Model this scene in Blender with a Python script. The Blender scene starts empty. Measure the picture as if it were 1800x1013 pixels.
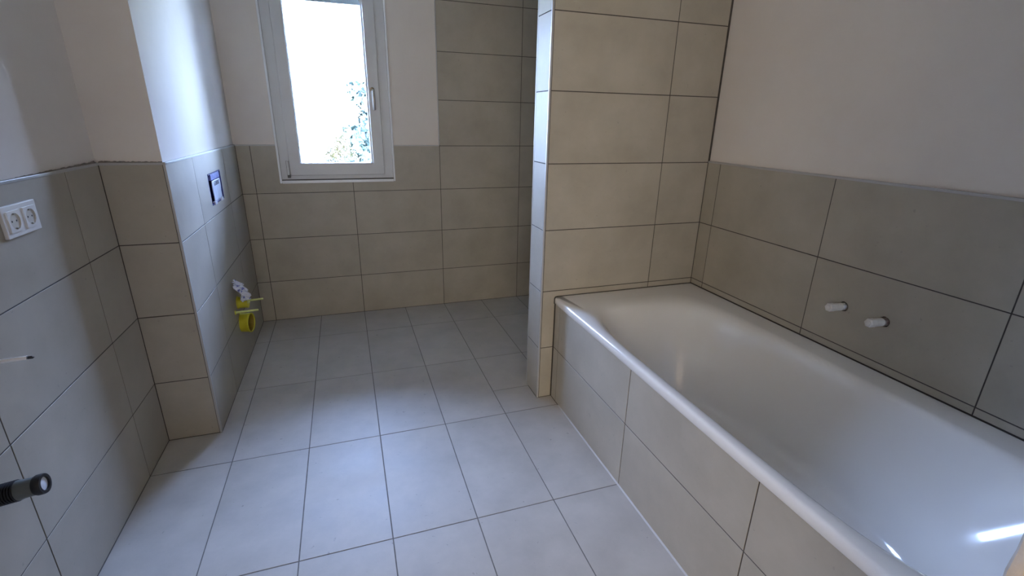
import bpy, bmesh, math, random
from mathutils import Vector, Matrix
random.seed(7)
PI = math.pi
SC = bpy.context.scene
COL = SC.collection

# ------------------------------------------------------------------ camera
cam_d = bpy.data.cameras.new('camera'); cam = bpy.data.objects.new('camera', cam_d); COL.objects.link(cam)
cam_d.sensor_fit = 'HORIZONTAL'; cam_d.sensor_width = 36.0
cam_d.lens = 36.0 * 846.0 / 1800.0
cam_d.clip_start = 0.02; cam_d.clip_end = 500
yaw, pit, roll = -0.331, -0.3358, 0.0194
cy, sy, cp, sp, cr, sr = math.cos(yaw), math.sin(yaw), math.cos(pit), math.sin(pit), math.cos(roll), math.sin(roll)
def cam_vec(x, y, z):
    x, z = cr*x - sr*z, sr*x + cr*z
    y, z = cp*y - sp*z, sp*y + cp*z
    x, y = cy*x - sy*y, sy*x + cy*y
    return Vector((x, y, z))
rx, ry, rz = cam_vec(1, 0, 0), cam_vec(0, 0, 1), -cam_vec(0, 1, 0)
M = Matrix((rx, ry, rz)).transposed().to_4x4(); M.translation = (0.5534, -3.4906, 1.364)
cam.matrix_world = M
SC.camera = cam

# ------------------------------------------------------------------ sky, sun, lights, exposure
SC.view_settings.view_transform = 'Standard'; SC.view_settings.look = 'None'
SC.view_settings.gamma = 1.0; SC.view_settings.use_curve_mapping = False
SC.view_settings.exposure = 1.95
SKY = 48.0
w = bpy.data.worlds.new('sky'); SC.world = w; w.use_nodes = True
nt = w.node_tree; nt.nodes.clear()
wo = nt.nodes.new('ShaderNodeOutputWorld'); wb = nt.nodes.new('ShaderNodeBackground')
# hazy bright sky after the CIE overcast law: brightness rises smoothly from horizon to zenith, (1 + 2 sin h) / 3, bluer overhead
tcw = nt.nodes.new('ShaderNodeTexCoord'); sx = nt.nodes.new('ShaderNodeSeparateXYZ'); nt.links.new(tcw.outputs['Generated'], sx.inputs[0])
mr = nt.nodes.new('ShaderNodeMapRange'); mr.inputs['From Min'].default_value = 0.0; mr.inputs['From Max'].default_value = 1.0
mr.inputs['To Min'].default_value = 1/3; mr.inputs['To Max'].default_value = 1.0; nt.links.new(sx.outputs['Z'], mr.inputs['Value'])
rp = nt.nodes.new('ShaderNodeValToRGB'); rp.color_ramp.elements[0].color = (.46, .60, 1.0, 1); rp.color_ramp.elements[1].color = (.33, .475, 1.0, 1)
nt.links.new(sx.outputs['Z'], rp.inputs['Fac']); nt.links.new(rp.outputs[0], wb.inputs[0])
sm = nt.nodes.new('ShaderNodeMath'); sm.operation = 'MULTIPLY'; sm.inputs[1].default_value = SKY
nt.links.new(mr.outputs[0], sm.inputs[0]); nt.links.new(sm.outputs[0], wb.inputs[1])
nt.links.new(wb.outputs[0], wo.inputs[0])

def add_light(name, kind, loc, direction, energy, color, size=(1, 1)):
    d = bpy.data.lights.new(name, kind); o = bpy.data.objects.new(name, d); COL.objects.link(o)
    o.location = loc; o.rotation_euler = Vector(direction).to_track_quat('-Z', 'Y').to_euler()
    d.energy = energy; d.color = color
    if kind == 'AREA':
        d.shape = 'RECTANGLE'; d.size, d.size_y = size
    return o
sun = add_light('sun', 'SUN', (3, -8, 12), (0.35, 0.75, -0.62), 2.0, (1.0, 0.93, 0.8)); sun.data.angle = math.radians(0.6)
# warm fill lamp added in the unseen next room, behind the camera
hall = add_light('hall_fill_light', 'AREA', (0.0, -5.60, 1.35), (0.15, 1, 0), 23.0, (1.0, 0.85, 0.64), (2.9, 2.2))
portal = add_light('window_portal', 'AREA', (0.51, 0.10, 1.6), (0, -1, 0), 1.0, (1, 1, 1), (0.52, 1.2))
portal.data.cycles.is_portal = True

# ------------------------------------------------------------------ materials
def mat(name, color, rough=0.5, metal=0.0, coat=0.0, spec=0.5):
    m = bpy.data.materials.new(name); m.use_nodes = True
    b = m.node_tree.nodes['Principled BSDF']
    b.inputs['Base Color'].default_value = (*color, 1); b.inputs['Roughness'].default_value = rough
    b.inputs['Metallic'].default_value = metal; b.inputs['Coat Weight'].default_value = coat
    b.inputs['Specular IOR Level'].default_value = spec
    return m
def mottle(m, c1, c2, scale=6.0, detail=6.0, bump=0.0, bscale=60.0, c3=None, specks=None, rough=None, per_object=True, stretch=(1, 1, 1), dist=0.002):
    t = m.node_tree; N = t.nodes; L = t.links; b = N['Principled BSDF']
    tc = N.new('ShaderNodeTexCoord'); vec = tc.outputs['Object']
    if per_object:
        oi = N.new('ShaderNodeObjectInfo'); mul = N.new('ShaderNodeMath'); mul.operation = 'MULTIPLY'; mul.inputs[1].default_value = 37.0
        L.new(oi.outputs['Random'], mul.inputs[0]); ad = N.new('ShaderNodeVectorMath'); ad.operation = 'ADD'
        L.new(vec, ad.inputs[0]); L.new(mul.outputs[0], ad.inputs[1]); vec = ad.outputs[0]
    mp = N.new('ShaderNodeMapping'); mp.inputs['Scale'].default_value = stretch; L.new(vec, mp.inputs['Vector']); vec = mp.outputs[0]
    n1 = N.new('ShaderNodeTexNoise'); n1.inputs['Scale'].default_value = scale; n1.inputs['Detail'].default_value = detail; n1.inputs['Roughness'].default_value = 0.62
    L.new(vec, n1.inputs['Vector'])
    r = N.new('ShaderNodeValToRGB'); r.color_ramp.elements[0].position = 0.32; r.color_ramp.elements[1].position = 0.68
    r.color_ramp.elements[0].color = (*c1, 1); r.color_ramp.elements[1].color = (*c2, 1)
    L.new(n1.outputs['Fac'], r.inputs['Fac']); out = r.outputs[0]
    if specks:
        n2 = N.new('ShaderNodeTexNoise'); n2.inputs['Scale'].default_value = specks[0]; n2.inputs['Detail'].default_value = 3.0
        L.new(vec, n2.inputs['Vector'])
        r2 = N.new('ShaderNodeValToRGB'); r2.color_ramp.elements[0].position = specks[1]; r2.color_ramp.elements[1].position = specks[1] + 0.05
        L.new(n2.outputs['Fac'], r2.inputs['Fac'])
        mx = N.new('ShaderNodeMixRGB'); mx.blend_type = 'MIX'; mx.inputs['Color2'].default_value = (*specks[2], 1)
        s = N.new('ShaderNodeMath'); s.operation = 'MULTIPLY'; s.inputs[1].default_value = specks[3]
        L.new(r2.outputs[0], s.inputs[0]); L.new(s.outputs[0], mx.inputs['Fac']); L.new(out, mx.inputs['Color1']); out = mx.outputs[0]
    L.new(out, b.inputs['Base Color'])
    if rough:
        mr = N.new('ShaderNodeMapRange'); mr.inputs['To Min'].default_value = rough[0]; mr.inputs['To Max'].default_value = rough[1]
        mr.inputs['From Min'].default_value = 0.3; mr.inputs['From Max'].default_value = 0.7
        L.new(n1.outputs['Fac'], mr.inputs['Value']); L.new(mr.outputs[0], b.inputs['Roughness'])
    if bump:
        n3 = N.new('ShaderNodeTexNoise'); n3.inputs['Scale'].default_value = bscale; n3.inputs['Detail'].default_value = 5.0
        L.new(vec, n3.inputs['Vector']); bp = N.new('ShaderNodeBump'); bp.inputs['Strength'].default_value = bump; bp.inputs['Distance'].default_value = dist
        L.new(n3.outputs['Fac'], bp.inputs['Height']); L.new(bp.outputs[0], b.inputs['Normal'])
    return m
M_TILE = mottle(mat('wall_tile_stoneware', (.4, .37, .33), 0.42), (.36, .33, .268), (.435, .40, .33), scale=5.0, detail=9.0, bump=0.06, bscale=160.0, rough=(0.42, 0.56), specks=(60.0, 0.70, (.27, .25, .22), 0.5))
M_FLOOR = mottle(mat('floor_tile_stoneware', (.45, .43, .4), 0.42, spec=0.28), (.395, .374, .336), (.485, .46, .416), scale=5.0, detail=9.0, bump=0.06, bscale=160.0, rough=(0.44, 0.58), specks=(45.0, 0.71, (.25, .235, .22), 0.7))
M_GROUT = mottle(mat('grout', (.09, .085, .08), 0.9), (.05, .045, .04), (.085, .078, .07), scale=30, bump=0.2, per_object=False)
M_FGROUT = mottle(mat('floor_grout', (.14, .13, .12), 0.9), (.13, .12, .11), (.19, .18, .165), scale=30, bump=0.2, per_object=False)
M_PLASTER = mottle(mat('white_plaster', (.7, .68, .65), 0.85), (.70, .65, .595), (.75, .70, .645), scale=3.0, bump=0.12, bscale=90.0, per_object=False)
M_CEIL = mottle(mat('ceiling_paint', (.75, .73, .7), 0.9), (.74, .72, .69), (.78, .76, .73), scale=3.0, bump=0.1, bscale=90.0, per_object=False)
M_EXT = mottle(mat('exterior_render', (.7, .7, .68), 0.9), (.62, .61, .58), (.7, .69, .66), scale=8.0, bump=0.3, per_object=False)
M_TRIM = mat('matt_aluminium', (.47, .47, .465), 0.38, 0.35)
M_PVC = mottle(mat('white_window_plastic', (.75, .76, .76), 0.32), (.58, .60, .61), (.62, .64, .65), scale=4, per_object=False)
M_GASKET = mat('grey_gasket', (.06, .06, .065), 0.6)
M_STEEL = mat('brushed_steel', (.55, .53, .5), 0.28, 1.0)
M_ENAMEL = mottle(mat('white_enamel', (.78, .76, .72), 0.12, coat=0.6), (.775, .755, .715), (.79, .77, .73), scale=2.0, per_object=False)
M_SOCKET = mat('white_socket_plastic', (.78, .77, .75), 0.3)
M_SOCKIN = mat('shaded_socket_plastic', (.62, .59, .52), 0.4)  # socket wells: recess shade painted in as a darker beige
M_YELLOW = mottle(mat('yellow_green_plastic', (.62, .6, .03), 0.4), (.56, .52, .02), (.66, .62, .05), scale=12)
M_PALEY = mottle(mat('pale_yellow_plastic', (.7, .75, .25), 0.4), (.60, .66, .22), (.7, .76, .30), scale=12)
M_PIPE = mottle(mat('dark_grey_pipe', (.07, .08, .075), 0.35), (.10, .115, .108), (.14, .155, .145), scale=10)
M_BLACK = mat('black_rubber', (.012, .012, .014), 0.45)
M_WHITEPL = mottle(mat('white_plug_plastic', (.75, .74, .7), 0.4), (.72, .71, .67), (.8, .79, .75), scale=20)
M_CABLE = mat('light_grey_cable', (.86, .86, .86), 0.3)
M_DARKMET = mat('dark_metal', (.08, .085, .09), 0.4, 0.8)
M_BLUE = mottle(mat('blue_plastic', (.03, .04, .3), 0.45), (.008, .01, .10), (.02, .03, .24), scale=40)
M_COVER = mottle(mat('pale_blue_white_cover', (.6, .68, .85), 0.5), (.55, .62, .8), (.72, .78, .9), scale=25, stretch=(1, 4, 1))
M_FILM = mottle(mat('white_plastic_film', (.8, .82, .85), 0.25), (.68, .72, .85), (.86, .88, .92), scale=40, specks=(50.0, 0.56, (.10, .14, .55), 0.8))
M_INK = mat('dark_print', (.03, .04, .09), 0.6)
M_SIL = mat('grey_silicone', (.5, .5, .49), 0.22)
M_DSIL = mat('dark_joint', (.035, .03, .027), 0.6)
M_GAS = mottle(mat('porous_beige_plaster', (.52, .43, .32), 0.95), (.26, .215, .16), (.40, .335, .26), scale=25.0, bump=0.8, bscale=140.0, per_object=False, specks=(38.0, 0.64, (.10, .075, .05), 0.85), dist=0.004)
M_GASE = mottle(mat('pale_plaster_edge', (.7, .62, .53), 0.95), (.46, .40, .335), (.58, .51, .44), scale=30.0, bump=0.6, bscale=140.0, per_object=False)
M_DIRT = mottle(mat('grey_filler', (.12, .11, .1), 0.9), (.16, .145, .13), (.30, .27, .245), scale=30, bump=0.3, per_object=False)
M_SHUT = mat('grey_shutter_aluminium', (.035, .038, .042), 0.6)
M_SHUTD = mat('dark_shutter_slats', (.006, .008, .012), 0.6)
M_BARK = mottle(mat('bark', (.12, .09, .06), 0.9), (.09, .07, .05), (.2, .16, .11), scale=8, bump=0.5)
M_LEAF = mottle(mat('green_leaves', (.1, .16, .07), 0.6), (.009, .018, .013), (.026, .044, .03), scale=3.0)
M_LEAFY = mottle(mat('yellow_green_leaves', (.4, .36, .1), 0.6), (.03, .03, .008), (.07, .062, .02), scale=3.0)
M_FIELD = mottle(mat('dry_field', (.45, .4, .25), 0.95), (.42, .38, .22), (.6, .54, .36), scale=0.4, per_object=False)
# clear pane: straight-through transparency under a Fresnel reflection
M_GLASS = bpy.data.materials.new('window_glass'); M_GLASS.use_nodes = True
t = M_GLASS.node_tree; t.nodes.clear()
o_ = t.nodes.new('ShaderNodeOutputMaterial'); mx = t.nodes.new('ShaderNodeMixShader'); fr = t.nodes.new('ShaderNodeFresnel'); fr.inputs['IOR'].default_value = 1.45
tr = t.nodes.new('ShaderNodeBsdfTransparent'); tr.inputs[0].default_value = (.93, .96, .95, 1); gl = t.nodes.new('ShaderNodeBsdfGlossy'); gl.inputs['Roughness'].default_value = 0.02
t.links.new(fr.outputs[0], mx.inputs[0]); t.links.new(tr.outputs[0], mx.inputs[1]); t.links.new(gl.outputs[0], mx.inputs[2]); t.links.new(mx.outputs[0], o_.inputs[0])

# ------------------------------------------------------------------ helpers
def props(o, label=None, cat=None, group=None, kind=None):
    if label: o['label'] = label
    if cat: o['category'] = cat
    if group: o['group'] = group
    if kind: o['kind'] = kind
    return o
def obj(name, bm, mats, parent=None, smooth=False, loc=None, normals=True):
    me = bpy.data.meshes.new(name)
    if normals: bmesh.ops.recalc_face_normals(bm, faces=bm.faces)
    bm.to_mesh(me); bm.free()
    if not isinstance(mats, (list, tuple)): mats = [mats]
    for m in mats: me.materials.append(m)
    if smooth:
        for p in me.polygons: p.use_smooth = True
    o = bpy.data.objects.new(name, me); COL.objects.link(o)
    if parent: o.parent = parent
    if loc: o.location = loc
    return o
def empty(name, loc=(0, 0, 0), rot=(0, 0, 0)):
    o = bpy.data.objects.new(name, None); COL.objects.link(o); o.location = loc; o.rotation_euler = rot
    o.empty_display_size = 0.05
    return o
def box(bm, x0, x1, y0, y1, z0, z1, mi=0, bevel=0.0):
    vs = [bm.verts.new(p) for p in ((x0, y0, z0), (x1, y0, z0), (x1, y1, z0), (x0, y1, z0), (x0, y0, z1), (x1, y0, z1), (x1, y1, z1), (x0, y1, z1))]
    fs = [bm.faces.new([vs[i] for i in q]) for q in ((0, 3, 2, 1), (4, 5, 6, 7), (0, 1, 5, 4), (1, 2, 6, 5), (2, 3, 7, 6), (3, 0, 4, 7))]
    for f in fs: f.material_index = mi
    if bevel:
        es = list({e for f in fs for e in f.edges})
        r = bmesh.ops.bevel(bm, geom=es, offset=bevel, segments=2, affect='EDGES', profile=0.6)
        for f in r['faces']: f.material_index = mi
    return vs
def lathe(bm, prof, origin=(0, 0, 0), axis='x', n=32, mi=0, cap=True, M4=None):
    """prof: list of (distance along axis, radius)"""
    rings = []
    for (d, r) in prof:
        ring = []
        for k in range(n):
            a = 2*PI*k/n; c, s = math.cos(a)*r, math.sin(a)*r
            p = {'x': (d, c, s), 'y': (c, d, s), 'z': (c, s, d)}[axis]
            p = Vector(p)
            if M4 is not None: p = M4 @ p
            ring.append(bm.verts.new(p + Vector(origin)))
        rings.append(ring)
    for a, b in zip(rings, rings[1:]):
        for k in range(n):
            f = bm.faces.new((a[k], a[(k+1) % n], b[(k+1) % n], b[k])); f.material_index = mi
    if cap:
        for r in (rings[0], rings[-1]):
            f = bm.faces.new(r); f.material_index = mi
    return rings
def smooth_by_angle(o, deg=35):
    me = o.data
    for p in me.polygons: p.use_smooth = True
    bm = bmesh.new(); bm.from_mesh(me)
    for e in bm.edges:
        if len(e.link_faces) == 2 and e.calc_face_angle() > math.radians(deg): e.smooth = False
    bm.to_mesh(me); bm.free()

# ------------------------------------------------------------------ layout constants (tile faces)
XL, XB, XR, XA, XP = -0.289, -0.082, 2.262, 1.473, 1.395
YB, YP, YPB, YN = -1.325, -1.473, -1.315, -3.285
H = [0, .284, .584, .884, 1.184, 1.484, 1.784, 2.084, 2.384, 2.5]
YC = [0, -.365, -.963, -1.561, -2.160, -2.762]
W = .5975; CEIL = 2.5; TOP = 1.184
GR = 0.0038; BED = -0.0011; PLA = -0.010; TH = 0.008

def frame(origin, N):
    N = Vector(N)
    if abs(N.z) > .5: U, V = Vector((1, 0, 0)), Vector((0, 1, 0))
    else:
        V = Vector((0, 0, 1)); U = V.cross(N)
    m = Matrix((U, V, N)).transposed().to_4x4(); m.translation = origin
    return m
tile_cache = {}
def tile_mesh(w, h, m):
    key = (round(w, 4), round(h, 4), m.name)
    if key in tile_cache: return tile_cache[key]
    me = bpy.data.meshes.new('tile'); c = .0005
    def ring(i, z): return [(i, i, z), (w-i, i, z), (w-i, h-i, z), (i, h-i, z)]
    v = ring(0, -TH) + ring(0, -c) + ring(c, 0)
    f = [(8, 9, 10, 11)]
    for a in (0, 4):
        for k in range(4): f.append((a+k, a+(k+1) % 4, a+4+(k+1) % 4, a+4+k))
    me.from_pydata(v, [], f); me.materials.append(m); me.update()
    tile_cache[key] = me
    return me
def holed_tile_mesh(w, h, m, loops):
    bm = bmesh.new(); outer = [(0, 0), (w, 0), (w, h), (0, h)]
    allr = []
    for lp in [outer] + loops:
        vs = [bm.verts.new((x, y, 0)) for x, y in lp]
        for a, b in zip(vs, vs[1:] + vs[:1]): bm.edges.new((a, b))
        allr.append(vs)
    bmesh.ops.triangle_fill(bm, edges=list(bm.edges), use_beauty=True, normal=(0, 0, 1))
    for f in bm.faces:
        if f.normal.z < 0: f.normal_flip()
    for vs in allr:
        lo = [bm.verts.new((v.co.x, v.co.y, -TH)) for v in vs]
        n = len(vs)
        for k in range(n): bm.faces.new((vs[k], lo[k], lo[(k+1) % n], vs[(k+1) % n]))
    me = bpy.data.meshes.new('tile'); bmesh.ops.recalc_face_normals(bm, faces=bm.faces)
    # recalc on an open shell may flip everything: the face plane must look outwards
    if sum(f.normal.z for f in bm.faces if abs(f.normal.z) > .9) < 0:
        for f in bm.faces: f.normal_flip()
    bm.to_mesh(me); bm.free(); me.materials.append(m)
    return me
def poly_tile_mesh(pts, m):
    bm = bmesh.new(); lo = [bm.verts.new((x, y, -TH)) for x, y in pts]; hi = [bm.verts.new((x, y, 0)) for x, y in pts]
    bm.faces.new(hi); n = len(pts)
    for k in range(n): bm.faces.new((lo[k], lo[(k+1) % n], hi[(k+1) % n], hi[k]))
    me = bpy.data.meshes.new('tile'); bm.to_mesh(me); bm.free(); me.materials.append(m)
    return me
def tiles(parent, origin, N, us, vs, m=None, skip=None, shapes=None):
    m = m or M_TILE; F = frame(origin, N); out = []
    us = sorted(us); vs = sorted(vs)
    for i in range(len(us)-1):
        for j in range(len(vs)-1):
            if skip and skip(i, j): continue
            w_, h_ = us[i+1]-us[i]-GR, vs[j+1]-vs[j]-GR
            if w_ < .004 or h_ < .004: continue
            if shapes and (i, j) in shapes:
                me = shapes[(i, j)](us[i]+GR/2, vs[j]+GR/2, w_, h_)
            else: me = tile_mesh(w_, h_, m)
            o = bpy.data.objects.new('tile', me); COL.objects.link(o); o.parent = parent
            o.matrix_local = F @ Matrix.Translation((us[i]+GR/2, vs[j]+GR/2, random.uniform(-.0003, .0002)))
            out.append(o)
    return out
def struct(name, bm, mats): return props(obj(name, bm, mats), kind='structure')
def circ(cx_, cy_, r, n=20): return [(cx_+r*math.cos(2*PI*k/n), cy_+r*math.sin(2*PI*k/n)) for k in range(n)]

# ------------------------------------------------------------------ floor, ceiling
bm = bmesh.new(); box(bm, XL-.3, XR+.3, -3.9, .38, -.2, BED); floor = struct('floor', bm, M_FGROUT)
XU = [k*W/2 for k in range(0, 9) if k*W/2 < XR]
def rect_tile(x0, x1, y0, y1):
    w_, h_ = x1-x0-GR, y1-y0-GR
    o = bpy.data.objects.new('tile', tile_mesh(w_, h_, M_FLOOR)); COL.objects.link(o); o.parent = floor
    o.location = (x0+GR/2, y0+GR/2, random.uniform(-.0003, .0001))
def corner_tile(x0, xm, x1, y0, ym, y1):           # one tile notched round the corner of the pre-wall
    o = bpy.data.objects.new('tile', poly_tile_mesh([(x0+GR/2, y0+GR/2), (x1-GR/2, y0+GR/2), (x1-GR/2, y1-GR/2), (xm+GR/2, y1-GR/2), (xm+GR/2, ym-GR/2), (x0+GR/2, ym-GR/2)], M_FLOOR))
    COL.objects.link(o); o.parent = floor
ycuts = [.0, -.365, -.963, -1.561, -2.159, -2.757, -3.355, -3.9]
xcols = [XL, 0] + [W/2*k for k in range(1, 8)] + [XR]
for a, b in zip(xcols, xcols[1:]):
    for y1, y0 in zip(ycuts, ycuts[1:]):
        xa, xb, ya, yb = a, b, y0, y1
        if a == XL:
            if y1 > -.9: xa = XB                                        # beside the pre-wall
            elif y0 == -1.561:
                corner_tile(XL, XB, 0, y0, YB, y1); continue
        if y0 == -1.561 and a >= 2*W-.01:                                   # cut row at the shower opening
            if a < 2*W+.01:
                rect_tile(a, b, -1.345, y1)
                g = GR/2
                o = bpy.data.objects.new('tile', poly_tile_mesh([(a+g, y0+g), (XA-g, y0+g), (XA-g, YP-g), (XP-g, YP-g), (XP-g, -1.345-g), (a+g, -1.345-g)], M_FLOOR))
                COL.objects.link(o); o.parent = floor
                continue
            rect_tile(a, b, YPB, y1); continue
        if y1 < -1.5:
            if a >= XA: continue
            xb = min(xb, XA)
        rect_tile(xa, xb, ya, yb)
bm = bmesh.new(); box(bm, XL-.3, XR+.3, -3.6, .38, CEIL, CEIL+.2); struct('ceiling', bm, M_CEIL)

# ------------------------------------------------------------------ back wall with the window opening
WX0, WX1, WZ0, WZ1 = .152, .875, .953, 2.20
bm = bmesh.new(); XC = 2*W
for (x0, x1, z0, z1, mi) in ((XL-.3, WX0, -.1, TOP, 0), (WX0, WX1, -.1, WZ0, 0), (WX1, XC, -.1, TOP, 0), (XC, XR+.3, -.1, CEIL, 0),
                             (XL-.3, WX0, TOP, CEIL, 1), (WX1, XC, TOP, CEIL, 1), (WX0, WX1, WZ1, CEIL, 1)):
    box(bm, x0, x1, (-BED if mi == 0 else -PLA), .30, z0, z1, mi)
for (x0, x1, z0, z1) in ((XL-.3, WX0-.02, -1, 3.2), (WX1+.02, XR+.3, -1, 3.2), (WX0-.02, WX1+.02, -1, WZ0-.03), (WX0-.02, WX1+.02, WZ1+.03, 3.2)):
    box(bm, x0, x1, .30, .36, z0, z1, 2)
wall_back = struct('wall_back', bm, [M_GROUT, M_PLASTER, M_EXT])
hs = H[:5]
tiles(wall_back, (0, 0, 0), (0, -1, 0), [XB, 0], hs)
# tiles cut around the window: full rows below, cut pieces beside and under it
tiles(wall_back, (0, 0, 0), (0, -1, 0), [0, W, 2*W], H[:4])
for pts in ([(0, .884), (W, .884), (W, WZ0-.004), (WX0-.002, WZ0-.004), (WX0-.002, TOP), (0, TOP)],
            [(W, .884), (2*W, .884), (2*W, TOP), (WX1+.004, TOP), (WX1+.004, WZ0-.004), (W, WZ0-.004)]):
    cxp = sum(p[0] for p in pts)/6; g = GR/2
    q = []
    for k, (x, z) in enumerate(pts):
        q.append((x + (g if x in (0, W) and pts[0][0] == x or x == WX1+.004 else -g), z + (g if z == .884 else -g)))
    o = bpy.data.objects.new('tile', poly_tile_mesh(q, M_TILE)); COL.objects.link(o); o.parent = wall_back; o.matrix_local = frame((0, 0, 0), (0, -1, 0))
tiles(wall_back, (0, 0, 0), (0, -1, 0), [XC, 3*W, XR], H)

# ------------------------------------------------------------------ left wall
bm = bmesh.new()
box(bm, XL-.3, XL+BED, -3.9, YB+.2, -.1, TOP, 0); box(bm, XL-.3, XL+PLA, -3.9, YB+.2, TOP, CEIL, 1)
wall_left = struct('wall_left', bm, [M_GROUT, M_PLASTER])
tiles(wall_left, (XL, 0, 0), (1, 0, 0), [YB, -1.561, -2.159, -2.757, -3.355], hs)

# ------------------------------------------------------------------ pre-wall for the toilet (full height, tiled to 1.18 m)
PY0, PY1, PZ0, PZ1 = -.765, -.505, .935, 1.088      # opening for the flush plate
bm = bmesh.new()
def bx_(y0, y1, z0, z1, depth, mi):  # slab whose face looks to +x
    box(bm, XL-.2, XB+depth, y0, y1, z0, z1, mi)
yb_ = YB - BED
bx_(yb_, PY0, -.1, TOP, BED, 0); bx_(PY1, .05, -.1, TOP, BED, 0); bx_(PY0, PY1, -.1, PZ0, BED, 0); bx_(PY0, PY1, PZ1, TOP, BED, 0)
bx_(PY0, PY1, PZ0, PZ1, -.075, 0)
box(bm, XL-.2, XB+PLA, YB-PLA, .05, TOP, CEIL, 1)
wall_box = struct('wall_toilet_box', bm, [M_GROUT, M_PLASTER])
def flush_tile(u0, v0, w_, h_):
    return holed_tile_mesh(w_, h_, M_TILE, [[(PY0-u0, PZ0-v0), (PY1-u0, PZ0-v0), (PY1-u0, PZ1-v0), (PY0-u0, PZ1-v0)]])
tiles(wall_box, (XB, 0, 0), (1, 0, 0), [YB+.008, -.963, -.365, 0], hs, shapes={(1, 3): flush_tile})
tiles(wall_box, (0, YB, 0), (0, -1, 0), [XL, XB-.008], hs)

# ------------------------------------------------------------------ right wall
TY, TZ = (-2.309, -2.459), .733
bm = bmesh.new()
def bxr(y0, y1, z0, z1, depth, mi): box(bm, XR-depth, XR+.3, y0, y1, z0, z1, mi)
r = .03
bxr(YPB+.05, .05, -.1, CEIL, BED, 0)
bxr(TY[0]+r, YPB+.05, -.1, TOP, BED, 0); bxr(TY[1]+r, TY[0]-r, -.1, TOP, BED, 0); bxr(-3.9, TY[1]-r, -.1, TOP, BED, 0)
for y in TY:
    bxr(y-r, y+r, -.1, TZ-r, BED, 0); bxr(y-r, y+r, TZ+r, TOP, BED, 0); bxr(y-r, y+r, TZ-r, TZ+r, -.06, 0)
bxr(-3.9, YPB-.05, TOP, CEIL, PLA, 1)
wall_right = struct('wall_right', bm, [M_GROUT, M_PLASTER])
# u = -y on this wall
def tap_tile(u0, v0, w_, h_):
    return holed_tile_mesh(w_, h_, M_TILE, [circ(-y-u0, TZ-v0, .0185) for y in TY])
tiles(wall_right, (XR, 0, 0), (-1, 0, 0), [-YP, 1.561, 2.162, 2.766, 3.285], [.556, .584, .884, 1.184], shapes={(2, 1): tap_tile})
tiles(wall_right, (XR, 0, 0), (-1, 0, 0), [0, .365, .963, -YPB], H)

# ------------------------------------------------------------------ partition between shower and bath (tiled to the ceiling)
bm = bmesh.new(); box(bm, XP-BED, XR+.1, YP-BED, YPB+BED, -.1, CEIL, 0)
wall_part = struct('wall_partition', bm, [M_GROUT])
def part_notch(i, j): return False
tiles(wall_part, (0, YP, 0), (0, -1, 0), [XP+.009, 1.994, XR], H[2:])
tiles(wall_part, (0, YP, 0), (0, -1, 0), [XP+.009, XA-.002], H[:2])
g = GR/2; ex = XA-.0085                          # tile notched round the rim of the tub
o = bpy.data.objects.new('tile', poly_tile_mesh([(XP+.009+g, .284+g), (XA-.002-g, .284+g), (XA-.002-g, .515), (ex, .518), (ex, .541), (ex+.0018, .5495), (ex+.0065, .5545), (ex+.013, .5557), (1.994-g, .5557), (1.994-g, .584-g), (XP+.009+g, .584-g)], M_TILE))
COL.objects.link(o); o.parent = wall_part; o.matrix_local = frame((0, YP, 0), (0, -1, 0))
tiles(wall_part, (0, YP, 0), (0, -1, 0), [1.994, XR], [.5545, .584])
tiles(wall_part, (XP, 0, 0), (-1, 0, 0), [-YPB+.006, -YP-.009], H)
tiles(wall_part, (0, YPB, 0), (0, 1, 0), [-XR, -3*W, -XP-.006], H)

# ------------------------------------------------------------------ tiled bath front
bm = bmesh.new(); box(bm, XA-BED, XA+.03, YN, YP+BED, -.1, .517, 0)
wall_apron = struct('wall_bath_front', bm, [M_GROUT])
tiles(wall_apron, (XA, 0, 0), (-1, 0, 0), [-YP+.003, 1.561-.03, 2.162, 2.762, 3.285], [0, .284, .519])
# pale silicone bead at the foot of the bath front
bm = bmesh.new()
for (ya, yb, xa, ra) in ((YN, YP-.10, XA, .005),):
    n = 5; prev = None
    for yy in (ya, yb):
        ring = [bm.verts.new((xa-ra*math.sin(PI/2*k/n), yy, ra-ra*math.cos(PI/2*k/n) if False else ra*(1-math.sin(PI/2*k/n)))) for k in range(n+1)]
        ring += [bm.verts.new((xa, yy, 0))]
        if prev:
            for k in range(len(ring)): bm.faces.new((prev[k], prev[(k+1) % len(ring)], ring[(k+1) % len(ring)], ring[k]))
        prev = ring
props(obj('trim_1', bm, M_SIL), kind='structure')

# ------------------------------------------------------------------ near wall with doorway, jamb, next room
JX = 1.211
bm = bmesh.new()
box(bm, JX+.012, XR+.3, -3.60, YN, -.1, CEIL, 0)
box(bm, XL-.3, .05, -3.60, YN, -.1, CEIL, 0); box(bm, .05, JX+.012, -3.60, YN, 2.15, CEIL, 0)
struct('wall_front', bm, M_PLASTER)
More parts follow.
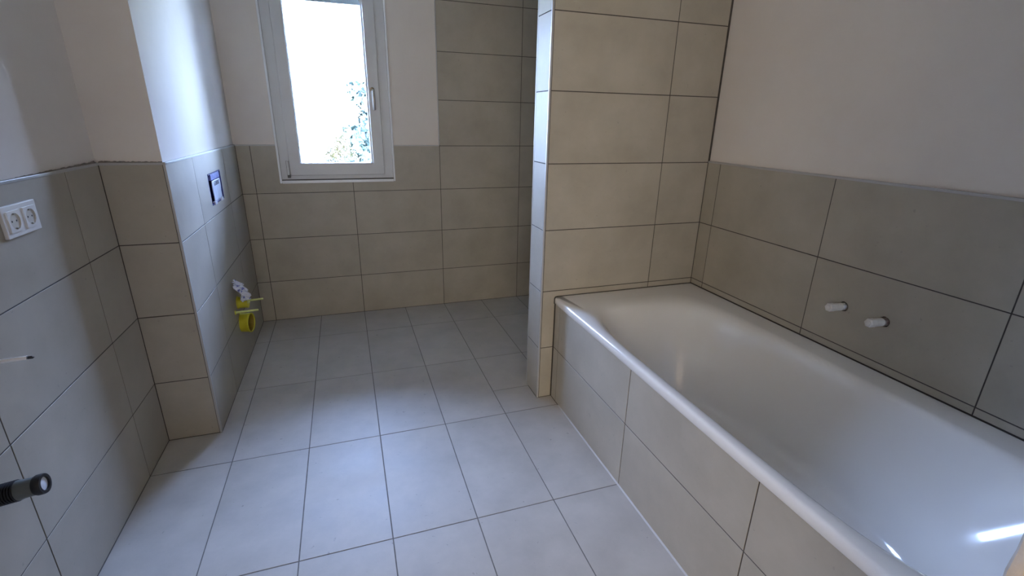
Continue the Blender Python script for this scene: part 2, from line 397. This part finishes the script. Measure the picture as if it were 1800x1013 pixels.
# rough porous jamb of the doorway, with a ragged pale edge
bm = bmesh.new(); n = 160; rows = []
for k in range(n+1):
    z = 2.15*k/n
    j = .0016*math.sin(z*61)+.0012*math.sin(z*143+1)+random.uniform(-.0008, .0008)
    e = .010 + .0025*math.sin(z*37+.6)+random.uniform(-.0012, .0012)
    rows.append([bm.verts.new(p) for p in ((JX+.016, YN+.0005, z), (JX+.006+j, YN-.0005, z), (JX+.001+j*.6, YN-.004, z), (JX-.001+j*.3, YN-.004-e, z), (JX+random.uniform(-.0006, .0006), YN-.006-e-.004, z), (JX+random.uniform(-.0008, .0008), YN-.12, z), (JX, -3.60, z), (JX+.016, -3.60, z))])
for a, b in zip(rows, rows[1:]):
    for k in range(7):
        f = bm.faces.new((a[k], a[k+1], b[k+1], b[k])); f.material_index = 1 if k < 4 else 0
trj = struct('trim_2', bm, [M_GAS, M_GASE])
bm = bmesh.new()   # pores in the jamb
for (y, z, s) in ((-3.345, .985, .004), (-3.333, .925, .005), (-3.40, 1.05, .006), (-3.46, .98, .004), (-3.37, .86, .005), (-3.35, 1.12, .005)):
    lathe(bm, [(-.0006, s), (-.0012, s*.8)], (JX, y, z), 'x', 9)
obj('pore', bm, M_DSIL, trj)
# next room behind the camera (closed shell so its fill light stays inside)
bm = bmesh.new()
box(bm, -1.6, -1.4, -5.7, -3.60, -.1, CEIL+.1); box(bm, 3.0, 3.2, -5.7, -3.60, -.1, CEIL+.1); box(bm, -1.6, 3.2, -5.9, -5.7, -.1, CEIL+.1)
box(bm, -1.6, 3.2, -5.9, -3.60, CEIL, CEIL+.2); box(bm, -1.6, XL-.2, -3.72, -3.60, -.1, CEIL); box(bm, XR+.2, 3.2, -3.72, -3.60, -.1, CEIL)
struct('wall_hall', bm, M_PLASTER)
bm = bmesh.new(); box(bm, -1.6, 3.2, -5.9, -3.90, -.2, 0); struct('floor_hall', bm, M_FLOOR)

# ------------------------------------------------------------------ tile edge trims
tn = [2]
def trim(x0, x1, y0, y1, z0, z1, m=M_TRIM, bev=.0015):
    tn[0] += 1
    bm = bmesh.new(); box(bm, x0, x1, y0, y1, z0, z1, 0, bev)
    return props(obj('trim_%d' % tn[0], bm, m), kind='structure')
T0, T1 = TOP-.002, TOP+.007
trim(XL-.012, XL+.0015, -3.3, YB, T0, T1)                       # left wall
trim(XL, XB+.0015, YB-.0015, YB+.012, T0, T1)                   # pre-wall, near side
trim(XB-.012, XB+.0015, YB, -.0, T0, T1)                        # pre-wall, long side
trim(XB, WX0-.006, -.0015, .012, T0, T1-.002)                   # back wall, left of window
trim(WX1+.006, XC-.004, -.0015, .012, T0, T1-.002)              # back wall, right of window
trim(XC-.005, XC+.001, -.0015, .012, TOP+.007, CEIL)            # upright beside the shower tiles
trim(XR-.0015, XR+.012, YN, YP-.001, T0, T1)                    # right wall
trim(XB-.008, XB+.001, YB-.001, YB+.008, 0, T0)                 # pre-wall corner
trim(XP-.001, XP+.008, YP-.001, YP+.008, 0, CEIL)               # partition corner
trim(XP-.001, XP+.005, YPB-.005, YPB+.001, 0, CEIL)             # partition far corner
M_RTRIM = mat('white_reveal_profile', (.84, .86, .88), 0.22)
for (x0, x1, z0, z1) in ((WX0-.006, WX0+.007, WZ0-.006, WZ1), (WX1-.006, WX1+.006, WZ0-.006, WZ1), (WX0+.007, WX1-.006, WZ0-.008, WZ0+.011)):
    trim(x0, x1, -.003, .03, z0, z1, M_RTRIM, .004)             # window reveal profile
trim(WX0+.007, WX1-.006, .006, .03, WZ0+.011, WZ0+.015, M_DSIL, .0005)  # dark strip painted in for the shaded gap between sill profile and frame
# rough filler smears above the left trims
bm = bmesh.new()
def smear(p0, p1, nrm, h0, h1, n=60):
    prev = None
    for k in range(n+1):
        f = k/n; p = Vector(p0).lerp(Vector(p1), f)
        h = (h0+(h1-h0)*f)*(.55+.45*abs(math.sin(9*f+1.3*math.sin(23*f))))+random.uniform(0, .0015)
        q = [bm.verts.new(p + Vector(nrm)*.0085), bm.verts.new(p + Vector(nrm)*.003 + Vector((0, 0, h*.6))), bm.verts.new(p + Vector(nrm)*.0006 + Vector((0, 0, h))), bm.verts.new(p - Vector(nrm)*.001 + Vector((0, 0, h)))]
        if prev:
            for a in range(3): bm.faces.new((prev[a], prev[a+1], q[a+1], q[a]))
        prev = q
smear((XL+PLA, -1.80, T1-.001), (XL+PLA, YB, T1-.001), (1, 0, 0), .001, .008)
smear((XL, YB-PLA, T1-.001), (XB-.01, YB-PLA, T1-.001), (0, -1, 0), .007, .003)
props(obj('trim_40', bm, M_DIRT), kind='structure')

# ------------------------------------------------------------------ window
win = empty('window_1', ((WX0+WX1)/2, .05, WZ0)); props(win, kind='structure')
def wchild(name, bm, m, parent=None, smooth=False):
    o = obj(name, bm, m, parent or win, smooth)
    off = Vector(win.location)
    for v in o.data.vertices: v.co -= off
    return o
def ringframe(bm, x0, x1, z0, z1, w_, y0, y1, bev=.003, mi=0, wb=None):
    wb = wb or w_
    def lp(i, ib, y): return [bm.verts.new(p) for p in ((x0+i, y, z0+ib), (x1-i, y, z0+ib), (x1-i, y, z1-i), (x0+i, y, z1-i))]
    prof = [(0, 0, y1), (0, 0, y0+bev), (bev, bev, y0), (w_-bev, wb-bev, y0), (w_, wb, y0+bev), (w_, wb, y1)]
    R = [lp(*p) for p in prof]
    for a, b in zip(R, R[1:]+R[:1]):
        for k in range(4):
            f = bm.faces.new((a[k], a[(k+1) % 4], b[(k+1) % 4], b[k])); f.material_index = mi
bm = bmesh.new(); ringframe(bm, WX0+.003, WX1-.003, WZ0+.003, WZ1, .066, .026, .09)
wchild('window_frame', bm, M_PVC)
SX0, SX1, SZ0, SZ1 = .213, .812, .994, 2.165
GX0, GX1, GZ0 = .284, .730, 1.072
bm = bmesh.new(); ringframe(bm, SX0, SX1, SZ0, SZ1, GX0-SX0, .010, .08, wb=GZ0-SZ0, bev=.004)
sash = wchild('sash', bm, M_PVC)
bm = bmesh.new(); ringframe(bm, GX0-.001, GX1+.001, GZ0-.001, SZ1-.069, .004, .034, .05, bev=.001)
wchild('gasket', bm, M_GASKET, sash)
bm = bmesh.new(); ringframe(bm, GX0-.010, GX1+.010, GZ0-.010, SZ1-.060, .011, .0075, .030, bev=.004)
wchild('glazing_bead', bm, M_PVC, sash)
bm = bmesh.new(); box(bm, GX0, GX1, .046, .052, GZ0, SZ1-.07)
wchild('pane', bm, M_GLASS)
# handle: round rosette, neck and lever pointing down
hx, hz = .7705, 1.535
bm = bmesh.new(); lathe(bm, [(0.011, .014), (.004, .014), (.001, .011)], (hx-.004, 0, hz), 'y', 24)
hr = wchild('handle_rosette', bm, mat('bronze_rosette', (.35, .27, .18), .4, .6), sash, True)
bm = bmesh.new()
lathe(bm, [(.004, .007), (-.030, .007), (-.038, .006)], (hx-.002, 0, hz-.005), 'y', 16)
lathe(bm, [(.004, .006), (.0, .0085), (-.118, .0088), (-.122, .006)], (hx, -.033, hz-.004), 'z', 16)
wchild('handle', bm, M_STEEL, sash, True)
# hinge cover at the lower left corner
bm = bmesh.new(); box(bm, SX0-.016, SX0-.003, -.004, .028, 1.000, 1.088, 0, .002)
wchild('hinge_cover', bm, M_PVC, sash)
bm = bmesh.new(); box(bm, SX0-.017, SX0+.001, -.006, .028, .982, 1.000, 0, .002); box(bm, SX0-.018, SX0-.016, .002, .028, 1.000, 1.088)
wchild('hinge_pin', bm, M_DARKMET, sash)
bm = bmesh.new(); box(bm, WX0-.02, WX1+.02, .09, .42, WZ0-.05, WZ0-.02); wchild('outer_sill', bm, M_SHUT)

# roller shutter, partly lowered outside the pane
sh = empty('roller_shutter', ((WX0+WX1)/2, .2, 2.05)); props(sh, 'grey roller shutter let down slightly outside the top of the window', 'shutter')
def schild(name, bm, m):
    o = obj(name, bm, m, sh); off = Vector(sh.location)
    for v in o.data.vertices: v.co -= off
    return o
bm = bmesh.new(); box(bm, WX0+.01, WX1-.01, .19, .205, 2.048, 2.086, 0, .003); schild('end_rail', bm, M_SHUT)
for k in range(3):
    bm = bmesh.new(); box(bm, WX0+.01, WX1-.01, .193, .202, 2.088+k*.052, 2.136+k*.052, 0, .003); schild('slat', bm, M_SHUTD)

# ------------------------------------------------------------------ bathtub
def superr(th, a, b, n):
    c, s = abs(math.cos(th)), abs(math.sin(th))
    return ((c/a)**n + (s/b)**n)**(-1/n)
bm = bmesh.new(); NS = 320
ox, oy = (XA+XR)/2, (YP+YN)/2
RT = .553
def outer(ins, z):                                # rounded on the open front side, flat up to the walls elsewhere
    q = min(ins, .0004); x0, x1, y0, y1 = XA-.006+ins, XR-.001-q, YN+.002+q, YP-.001-q
    return ((x0+x1)/2, (y0+y1)/2, (x1-x0)/2, (y1-y0)/2, 170, z)
rings = [outer(.004, .517), outer(0, .521), outer(0, RT-.012), outer(.0018, RT-.006), outer(.006, RT-.0015), outer(.012, RT)]
px0, px1, py0, py1 = 1.512, 2.150, -3.212, -1.640      # opening of the basin
def opening(ins, insF, insN, z, n):
    x0, x1 = px0+ins, px1-ins; y1, y0 = py1-insF, py0+insN
    return ((x0+x1)/2, (y0+y1)/2, (x1-x0)/2, (y1-y0)/2, n, z)
for (i, f, nn, z, n) in ((-.020, -.06, -.02, RT-.0005, 6), (-.008, -.03, -.008, RT-.003, 5), (.0, 0, 0, RT-.009, 4.6), (.008, .02, .014, RT-.020, 4.3), (.017, .045, .032, RT-.045, 4.0),
                         (.028, .075, .062, RT-.09, 3.6), (.042, .11, .10, RT-.15, 3.2), (.058, .15, .147, RT-.22, 2.85), (.071, .18, .185, RT-.28, 2.62), (.080, .20, .211, RT-.32, 2.48), (.087, .218, .230, RT-.35, 2.4),
                         (.096, .236, .246, RT-.372, 2.36), (.107, .256, .262, RT-.387, 2.34), (.121, .278, .280, RT-.396, 2.32), (.142, .306, .306, RT-.4015, 2.3), (.18, .36, .36, RT-.404, 2.3), (.22, .45, .45, RT-.405, 2.2), (.28, .58, .58, RT-.406, 2.1)):
    rings.append(opening(i, f, nn, z, n))
prev = None; cxm, cym = rings[5][0], rings[5][1]
for (cx_, cy_, a, b, n, z) in rings:
    ring = []
    for k in range(NS):
        ph = 2*PI*k/NS; th = math.atan2(b*math.sin(ph), a*math.cos(ph))
        rr = superr(th, a, b, n); ring.append(bm.verts.new((cx_+rr*math.cos(th), cy_+rr*math.sin(th), z)))
    if prev:
        for k in range(NS): bm.faces.new((prev[k], prev[(k+1) % NS], ring[(k+1) % NS], ring[k]))
    prev = ring
bm.faces.new(prev)
tub = empty('bathtub', (ox, oy, 0)); props(tub, 'large white enamel bathtub built in behind the tiled bath front', 'bathtub')
basin = obj('basin', bm, M_ENAMEL, tub, True); smooth_by_angle(basin, 50)
for v in basin.data.vertices: v.co -= Vector((ox, oy, 0))
bm = bmesh.new(); lathe(bm, [(0, .034), (.002, .034), (.004, .03), (.004, .022), (.001, .02)], (0, -.02, RT-.4035), 'z', 32)
obj('drain', bm, M_STEEL, tub, True)
# dark sealing joints round the tub
bm = bmesh.new(); box(bm, XR-.0022, XR+.002, YN, YP, .549, .5562); box(bm, XA+.005, XR, YP-.0022, YP+.002, .549, .5562); box(bm, XA-.0045, XA-.0005, YP-.0014, YP+.002, 0, .519)
props(obj('trim_41', bm, M_DSIL), kind='structure')

# ------------------------------------------------------------------ capped water connections over the bath
def tap_plug(i, y):
    r0 = empty('tap_connection', (XR, y, TZ))
    lab = ('white hexagonal plug on a bath wall pipe, the one nearer the partition', 'white hexagonal plug on a bath wall pipe, the one with a rust-brown stained collar')[i]
    props(r0, lab, 'pipe plug', 'capped pipes above the bathtub')
    r0.rotation_euler = (0, .06, 0)
    bm = bmesh.new(); lathe(bm, [(.035, .0150), (-.016, .0150), (-.016, .009)], (0, 0, 0), 'x', 20)
    obj('collar', bm, M_STEEL if i == 0 else mottle(mat('stained_brass', (.3, .2, .14), .5, .6), (.45, .42, .38), (.12, .05, .04), scale=90, detail=2), r0, True)
    bm = bmesh.new(); lathe(bm, [(-.014, .0143), (-.052, .0143), (-.054, .0135)], (0, 0, 0), 'x', 24)
    o = obj('plug_body', bm, M_WHITEPL, r0); smooth_by_angle(o)
    bm = bmesh.new(); lathe(bm, [(-.052, .0158), (-.076, .0158), (-.0785, .0130)], (0, 0, 0), 'x', 6)
    obj('hex_head', bm, M_WHITEPL, r0)
    bm = bmesh.new(); lathe(bm, [(-.0783, .0092), (-.082, .0088), (-.083, .007)], (0, 0, 0), 'x', 20)
    o = obj('head_disc', bm, M_WHITEPL, r0); smooth_by_angle(o)
    bm = bmesh.new(); lathe(bm, [(.05, .029), (.003, .029), (.003, .0186), (.04, .0186)], (0, 0, 0), 'x', 24, cap=False)
    obj('pipe_hole', bm, M_DSIL, r0)
for i, y in enumerate(TY): tap_plug(i, y)

# ------------------------------------------------------------------ double socket on the left wall
sk_y0, sk_y1, sk_z0, sk_z1 = -1.934, -1.782, 1.049, 1.131
so = empty('double_socket', (XL, (sk_y0+sk_y1)/2, (sk_z0+sk_z1)/2)); props(so, 'white double power socket on the tiled left wall', 'socket')
bm = bmesh.new(); box(bm, 0, .009, -.076, .076, -.041, .041, 0, .0018); obj('cover_frame', bm, M_SOCKET, so)
for s in (-1, 1):
    c = s*.0355
    bm = bmesh.new(); R = .0215; n = 32
    outer = []
    sq = [(-.0275, -.0275), (.0275, -.0275), (.0275, .0275), (-.0275, .0275)]
    vs = [bm.verts.new((.0125, c+a, b)) for a, b in sq]; es = [bm.edges.new((vs[k], vs[(k+1) % 4])) for k in range(4)]
    ci = [bm.verts.new((.0125, c+R*math.cos(2*PI*k/n), R*math.sin(2*PI*k/n))) for k in range(n)]
    es += [bm.edges.new((ci[k], ci[(k+1) % n])) for k in range(n)]
    bmesh.ops.triangle_fill(bm, edges=es, use_beauty=True, normal=(1, 0, 0))
    lo = [bm.verts.new((.007, c+a*1.0, b*1.0)) for a, b in sq]
    for k in range(4): bm.faces.new((vs[k], vs[(k+1) % 4], lo[(k+1) % 4], lo[k]))
    ins = obj('socket_insert', bm, M_SOCKET, so)
    bm = bmesh.new(); lathe(bm, [(.0125, R), (.0095, R*.985), (.0095, .0001)], (0, c, 0), 'x', n, cap=False)
    for yy in (-.0095, .0095): pass
    obj('socket_well', bm, M_SOCKIN, ins)
    bm = bmesh.new()
    for yy in (-.0095, .0095): lathe(bm, [(.0095, .0026), (.0098, .0026)], (0, c+yy, 0), 'x', 12)
    obj('pin_hole', bm, M_DSIL, ins)
    for zz in (-1, 1):
        bm = bmesh.new(); box(bm, .0095, .0145, c-.0028, c+.0028, min(zz*.0205, zz*.0165), max(zz*.0205, zz*.0165), 0, .0006)
        obj('earth_clip', bm, M_STEEL, ins)

# ------------------------------------------------------------------ loose cable and basin drain pipe on the left wall
def tube(bm, pts, r, n=14):
    prev = None
    for i, p in enumerate(pts):
        p = Vector(p); d = (Vector(pts[min(i+1, len(pts)-1)])-Vector(pts[max(i-1, 0)])).normalized()
        u = d.cross(Vector((0, 0, 1))).normalized(); v = u.cross(d)
        ring = [bm.verts.new(p + (u*math.cos(2*PI*k/n)+v*math.sin(2*PI*k/n))*r) for k in range(n)]
        if prev:
            for k in range(n): bm.faces.new((prev[k], prev[(k+1) % n], ring[(k+1) % n], ring[k]))
        else: bm.faces.new(ring)
        prev = ring
    bm.faces.new(prev)
ca = empty('electric_cable', (XL, -2.20, .822)); props(ca, 'pale grey cable stub sticking out of the left wall, dark cut tip', 'cable')
bm = bmesh.new(); tube(bm, [(-.01, 0, -.006), (.02, 0, -.001), (.06, 0, .004), (.112, .0, .0065)], .0046); obj('sheath', bm, M_CABLE, ca, True)
bm = bmesh.new()
for (dy, dz) in ((0, .0018), (.002, -.0016), (-.002, -.0016)): tube(bm, [(.110, dy, .0065+dz), (.122+abs(dy), dy, .0065+dz)], .0014, 8)
obj('wires', bm, M_DARKMET, ca)
dp = empty('drain_pipe', (XL, -2.275, .522)); props(dp, 'dark grey waste pipe with ribbed sleeve and black seal on the left wall', 'pipe')
dp.rotation_euler = (0, -.12, .03)
bm = bmesh.new(); prof = [(-.03, .024)]
for k in range(13):
    x = -.012+k*.0055; prof += [(x, .0252), (x+.0018, .0252), (x+.0026, .0222), (x+.0047, .0222)]
prof += [(.062, .021)]
lathe(bm, prof, (0, 0, 0), 'x', 32); o = obj('ribbed_sleeve', bm, M_BLACK, dp); smooth_by_angle(o, 50)
bm = bmesh.new(); lathe(bm, [(.056, .0235), (.061, .0236), (.066, .0222), (.088, .0216), (.094, .0216)], (0, 0, 0), 'x', 36); o = obj('pipe_end', bm, M_PIPE, dp); smooth_by_angle(o, 40)
bm = bmesh.new(); lathe(bm, [(.090, .0226), (.094, .0243), (.104, .0243), (.1075, .0230), (.1075, .0165), (.104, .0160), (.098, .0160)], (0, 0, 0), 'x', 36, cap=False); o = obj('seal_ring', bm, M_BLACK, dp); smooth_by_angle(o, 40)
bm = bmesh.new(); lathe(bm, [(.1030, .0163), (.1038, .012), (.1042, .0001)], (0, 0, 0), 'x', 32, cap=False); obj('inner_disc', bm, mat('pale_pipe_liner', (.7, .74, .8), .35), dp, True)

# ------------------------------------------------------------------ toilet connections on the pre-wall
CYT = -.625
dr = empty('toilet_drain_cap', (XB, CYT, .250)); props(dr, 'large yellow hollow cap on the toilet drain, lowest on the box wall', 'pipe cap')
bm = bmesh.new(); lathe(bm, [(0, .050), (.0, .056), (.004, .056), (.006, .0515), (.050, .0535), (.060, .0565), (.063, .0555), (.063, .050), (.058, .0485)], (0, 0, 0), 'x', 40, cap=False)
o = obj('cap_body', bm, M_YELLOW, dr); smooth_by_angle(o, 40)
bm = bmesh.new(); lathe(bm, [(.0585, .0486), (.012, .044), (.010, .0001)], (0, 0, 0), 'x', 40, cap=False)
o = obj('cap_inside', bm, mottle(mat('shaded_yellow_plastic', (.3, .2, .02), .5), (.25, .17, .015), (.33, .24, .02), scale=12), dr); smooth_by_angle(o, 40)  # shade inside the yellow cap, put into a darker tone
bm = bmesh.new(); box(bm, .006, .060, -.004, .004, .050, .0575, 0, .001); obj('rib', bm, M_PALEY, dr)
dr.rotation_euler = (0, 0, -.17); dr.location.x -= .007
fl = empty('flush_pipe_cap', (XB, CYT, .372)); props(fl, 'smaller yellow round cap on the flush pipe, partly under the white film', 'pipe cap')
bm = bmesh.new(); lathe(bm, [(0, .036), (.004, .036), (.005, .0315), (.044, .0325), (.050, .0345), (.054, .0335), (.054, .027), (.050, .025), (.046, .0001)], (0, 0, 0), 'x', 36, cap=False)
o = obj('cap_body', bm, M_YELLOW, fl); smooth_by_angle(o, 40)
bm = bmesh.new(); lathe(bm, [(.046, .010), (.060, .009), (.062, .006)], (0, 0, 0), 'x', 20); obj('centre_knob', bm, M_PALEY, fl, True)
for i, (yy, lab) in enumerate(((CYT-.09, 'pale yellow sleeved mounting rod directly above the drain cap, nearer the room'), (CYT+.09, 'pale yellow sleeved mounting rod beyond the flush cap, nearer the window wall'))):
    rd = empty('mounting_rod', (XB, yy, .347)); props(rd, lab, 'rod', 'toilet mounting rods')
    rd.rotation_euler = (0, -.04, 0)
    bm = bmesh.new(); lathe(bm, [(0, .0075), (.004, .0075), (.005, .0062), (.112, .0056), (.115, .0045)], (0, 0, 0), 'x', 18)
    o = obj('sleeve', bm, M_PALEY, rd); smooth_by_angle(o, 40)
    bm = bmesh.new(); lathe(bm, [(-.004, .012), (.0025, .012), (.0035, .010)], (0, 0, 0), 'x', 18); obj('washer', bm, M_YELLOW, rd, True)
# crumpled film draped on the flush cap
bm = bmesh.new(); n, m_ = 16, 20; g = []
for i in range(n+1):
    row = []
    for j in range(m_+1):
        u, v = i/n, j/m_                      # u across, v from top (on wall) to lower tip
        wd = .030 + .045*math.sin(PI*min(v*.75+.08, 1))
        y = -.028 + .062*v*.8 + (u-.5)*wd*1.5 - .012
        z = .125 - .118*v + .020*(u-.5)*(1-v) + .018*(u)*v
        x = .012 + .050*math.sin(PI*.5*v) + .010*math.sin(7*u+5*v)*(.3+v) + .006*math.sin(19*u-11*v) + random.uniform(-.0025, .0025)
        x -= .018*(abs(u-.5)*2)**2*v
        row.append(bm.verts.new((max(x, .003), y, z)))
    g.append(row)
for i in range(n):
    for j in range(m_): bm.faces.new((g[i][j], g[i+1][j], g[i+1][j+1], g[i][j+1]))
fi = obj('plastic_film', bm, M_FILM, loc=(XB, CYT-.028, .385))
md = fi.modifiers.new('thickness', 'SOLIDIFY'); md.thickness = .0008
props(fi, 'crumpled white film with blue print draped over the upper yellow cap', 'film')

# ------------------------------------------------------------------ open flush-plate box in the pre-wall
fp = empty('flush_plate_box', (XB, (PY0+PY1)/2, (PZ0+PZ1)/2)); props(fp, 'open blue flush-plate box with pale cover, sunk in the box wall', 'installation box')
hw, hh = (PY1-PY0)/2, (PZ1-PZ0)/2
bm = bmesh.new()
def lip(x0, x1, y0, y1, z0, z1): box(bm, x0, x1, y0, y1, z0, z1, 0)
lip(-.070, -.001, -hw+.001, -hw+.006, -hh+.001, hh-.001); lip(-.070, .0015, hw-.006, hw-.001, -hh+.001, hh-.001)
lip(-.070, .0015, -hw+.006, hw-.006, hh-.006, hh-.001); lip(-.070, -.001, -hw+.006, hw-.006, -hh+.001, -hh+.006)
lip(-.072, -.066, -hw+.006, hw-.006, -hh+.006, hh-.006)
obj('box_shell', bm, M_BLUE, fp)
bm = bmesh.new(); n = 24; g = []
for i in range(n+1):
    row = []
    for j in range(9):
        u, v = i/n, j/8; row.append(bm.verts.new((-.003+.0012*math.sin(u*22)+.001*math.sin(u*9+v*7), -hw+.072+u*(2*hw-.084), -hh+.004+v*(2*hh-.045))))
    g.append(row)
for i in range(n):
    for j in range(8): bm.faces.new((g[i][j], g[i+1][j], g[i+1][j+1], g[i][j+1]))
cv = obj('cover_sheet', bm, M_COVER, fp, True); md = cv.modifiers.new('thickness', 'SOLIDIFY'); md.thickness = .002
bm = bmesh.new(); box(bm, -.03, -.002, -hw+.065, hw-.010, hh-.038, hh-.008, 0, .003); obj('top_bar', bm, mottle(mat('mid_blue_plastic', (.15, .2, .55), .4), (.10, .14, .45), (.3, .36, .7), scale=40), fp)
for (yy) in (-.055, .085):
    bm = bmesh.new(); box(bm, -.010, .004, yy-.024, yy+.020, -hh-.004, -hh+.014, 0, .004); obj('corner_tab', bm, M_FILM, fp)
tcu = bpy.data.curves.new('lettering', 'FONT'); tcu.body = 'GEBERIT'; tcu.size = .030; tcu.extrude = .0004; tcu.align_x = 'CENTER'; tcu.align_y = 'CENTER'
to = bpy.data.objects.new('tmp', tcu); COL.objects.link(to)
dg = bpy.context.evaluated_depsgraph_get(); me = bpy.data.meshes.new_from_object(to.evaluated_get(dg)); bpy.data.objects.remove(to)
me.materials.clear(); me.materials.append(M_INK)
lt = bpy.data.objects.new('lettering', me); COL.objects.link(lt); lt.parent = fp
lt.matrix_local = frame((-.0012, .034, .018), (1, 0, 0))

# ------------------------------------------------------------------ outdoors
bm = bmesh.new(); g = []
for i in range(25):
    g.append([bm.verts.new((-150+i*12.5, .45+j*12, -.6+.25*math.sin(i*1.3+j))) for j in range(20)])
for i in range(24):
    for j in range(19): bm.faces.new((g[i][j], g[i+1][j], g[i+1][j+1], g[i][j+1]))
struct('ground', bm, M_FIELD)
def leaf_cloud(bm, c, r, n, s, squash=.85):
    for _ in range(n):
        d = Vector((random.gauss(0, 1), random.gauss(0, 1), random.gauss(0, 1))).normalized()
        rr = r*(random.random()**.45)*(1+.18*math.sin(d.x*7+d.z*5))
        p = Vector(c)+Vector((d.x*rr, d.y*rr, d.z*rr*squash))
        a = Vector((random.uniform(-1, 1), random.uniform(-1, 1), random.uniform(-1, 1))).normalized()
        b = a.cross(d if abs(a.dot(d)) < .95 else Vector((0, 0, 1))).normalized()
        q = s*random.uniform(.6, 1.3)
        bm.faces.new([bm.verts.new(p+v) for v in (-a*q, b*q*.5, a*q, -b*q*.5)])
def tree(name, label, cat, loc, h, r, leafm, n, s, clumps):
    e = empty(name, loc); props(e, label, cat)
    bm = bmesh.new()
    tube(bm, [(0, 0, -.2), (.05, 0, h*.25), (-.04, .03, h*.5), (.02, 0, h*.8)], max(.04, r*.07), 10)
    for k in range(5):
        a = k*1.3; tube(bm, [(0, 0, h*(.3+.06*k)), (math.cos(a)*r*.4, math.sin(a)*r*.4, h*(.5+.06*k)), (math.cos(a)*r*.7, math.sin(a)*r*.7, h*(.62+.06*k))], r*.025, 7)
    obj('trunk', bm, M_BARK, e, True)
    bm = bmesh.new()
    for (dx, dy, dz, q) in clumps: leaf_cloud(bm, (dx*r, dy*r, h*dz), r*q, n, s)
    o = obj('foliage', bm, leafm, e, normals=False); o['kind'] = 'stuff'
    return e
CL = [(0, 0, .62, .62), (-.45, .1, .45, .45), (.45, 0, .5, .5), (.1, -.3, .36, .45), (-.1, .1, .85, .38), (.35, .1, .78, .36), (-.68, 0, .28, .3), (-.5, -.1, .2, .36), (.6, .1, .25, .4)]
tree('broad_tree', 'green leafy tree outside, filling the lower right of the window', 'tree', (3.35, 9.6, -.6), 5.0, 2.75, M_LEAF, 6500, .12, CL)  # crown widened out of view on the right to dim the toilet box wall
tree('yellowing_bush', 'yellow-green bush outside, left of the leafy tree', 'bush', (.55, 17.0, -.6), 1.35, .85, M_LEAFY, 900, .07, CL)
tree('low_hedge', 'low dark hedge outside, along the bottom edge of the window pane', 'hedge', (.75, 12.5, -.6), .95, .75, M_LEAF, 900, .05, [(-.9, 0, .55, .4), (-.3, 0, .6, .42), (.3, 0, .58, .42), (.9, 0, .6, .42)])
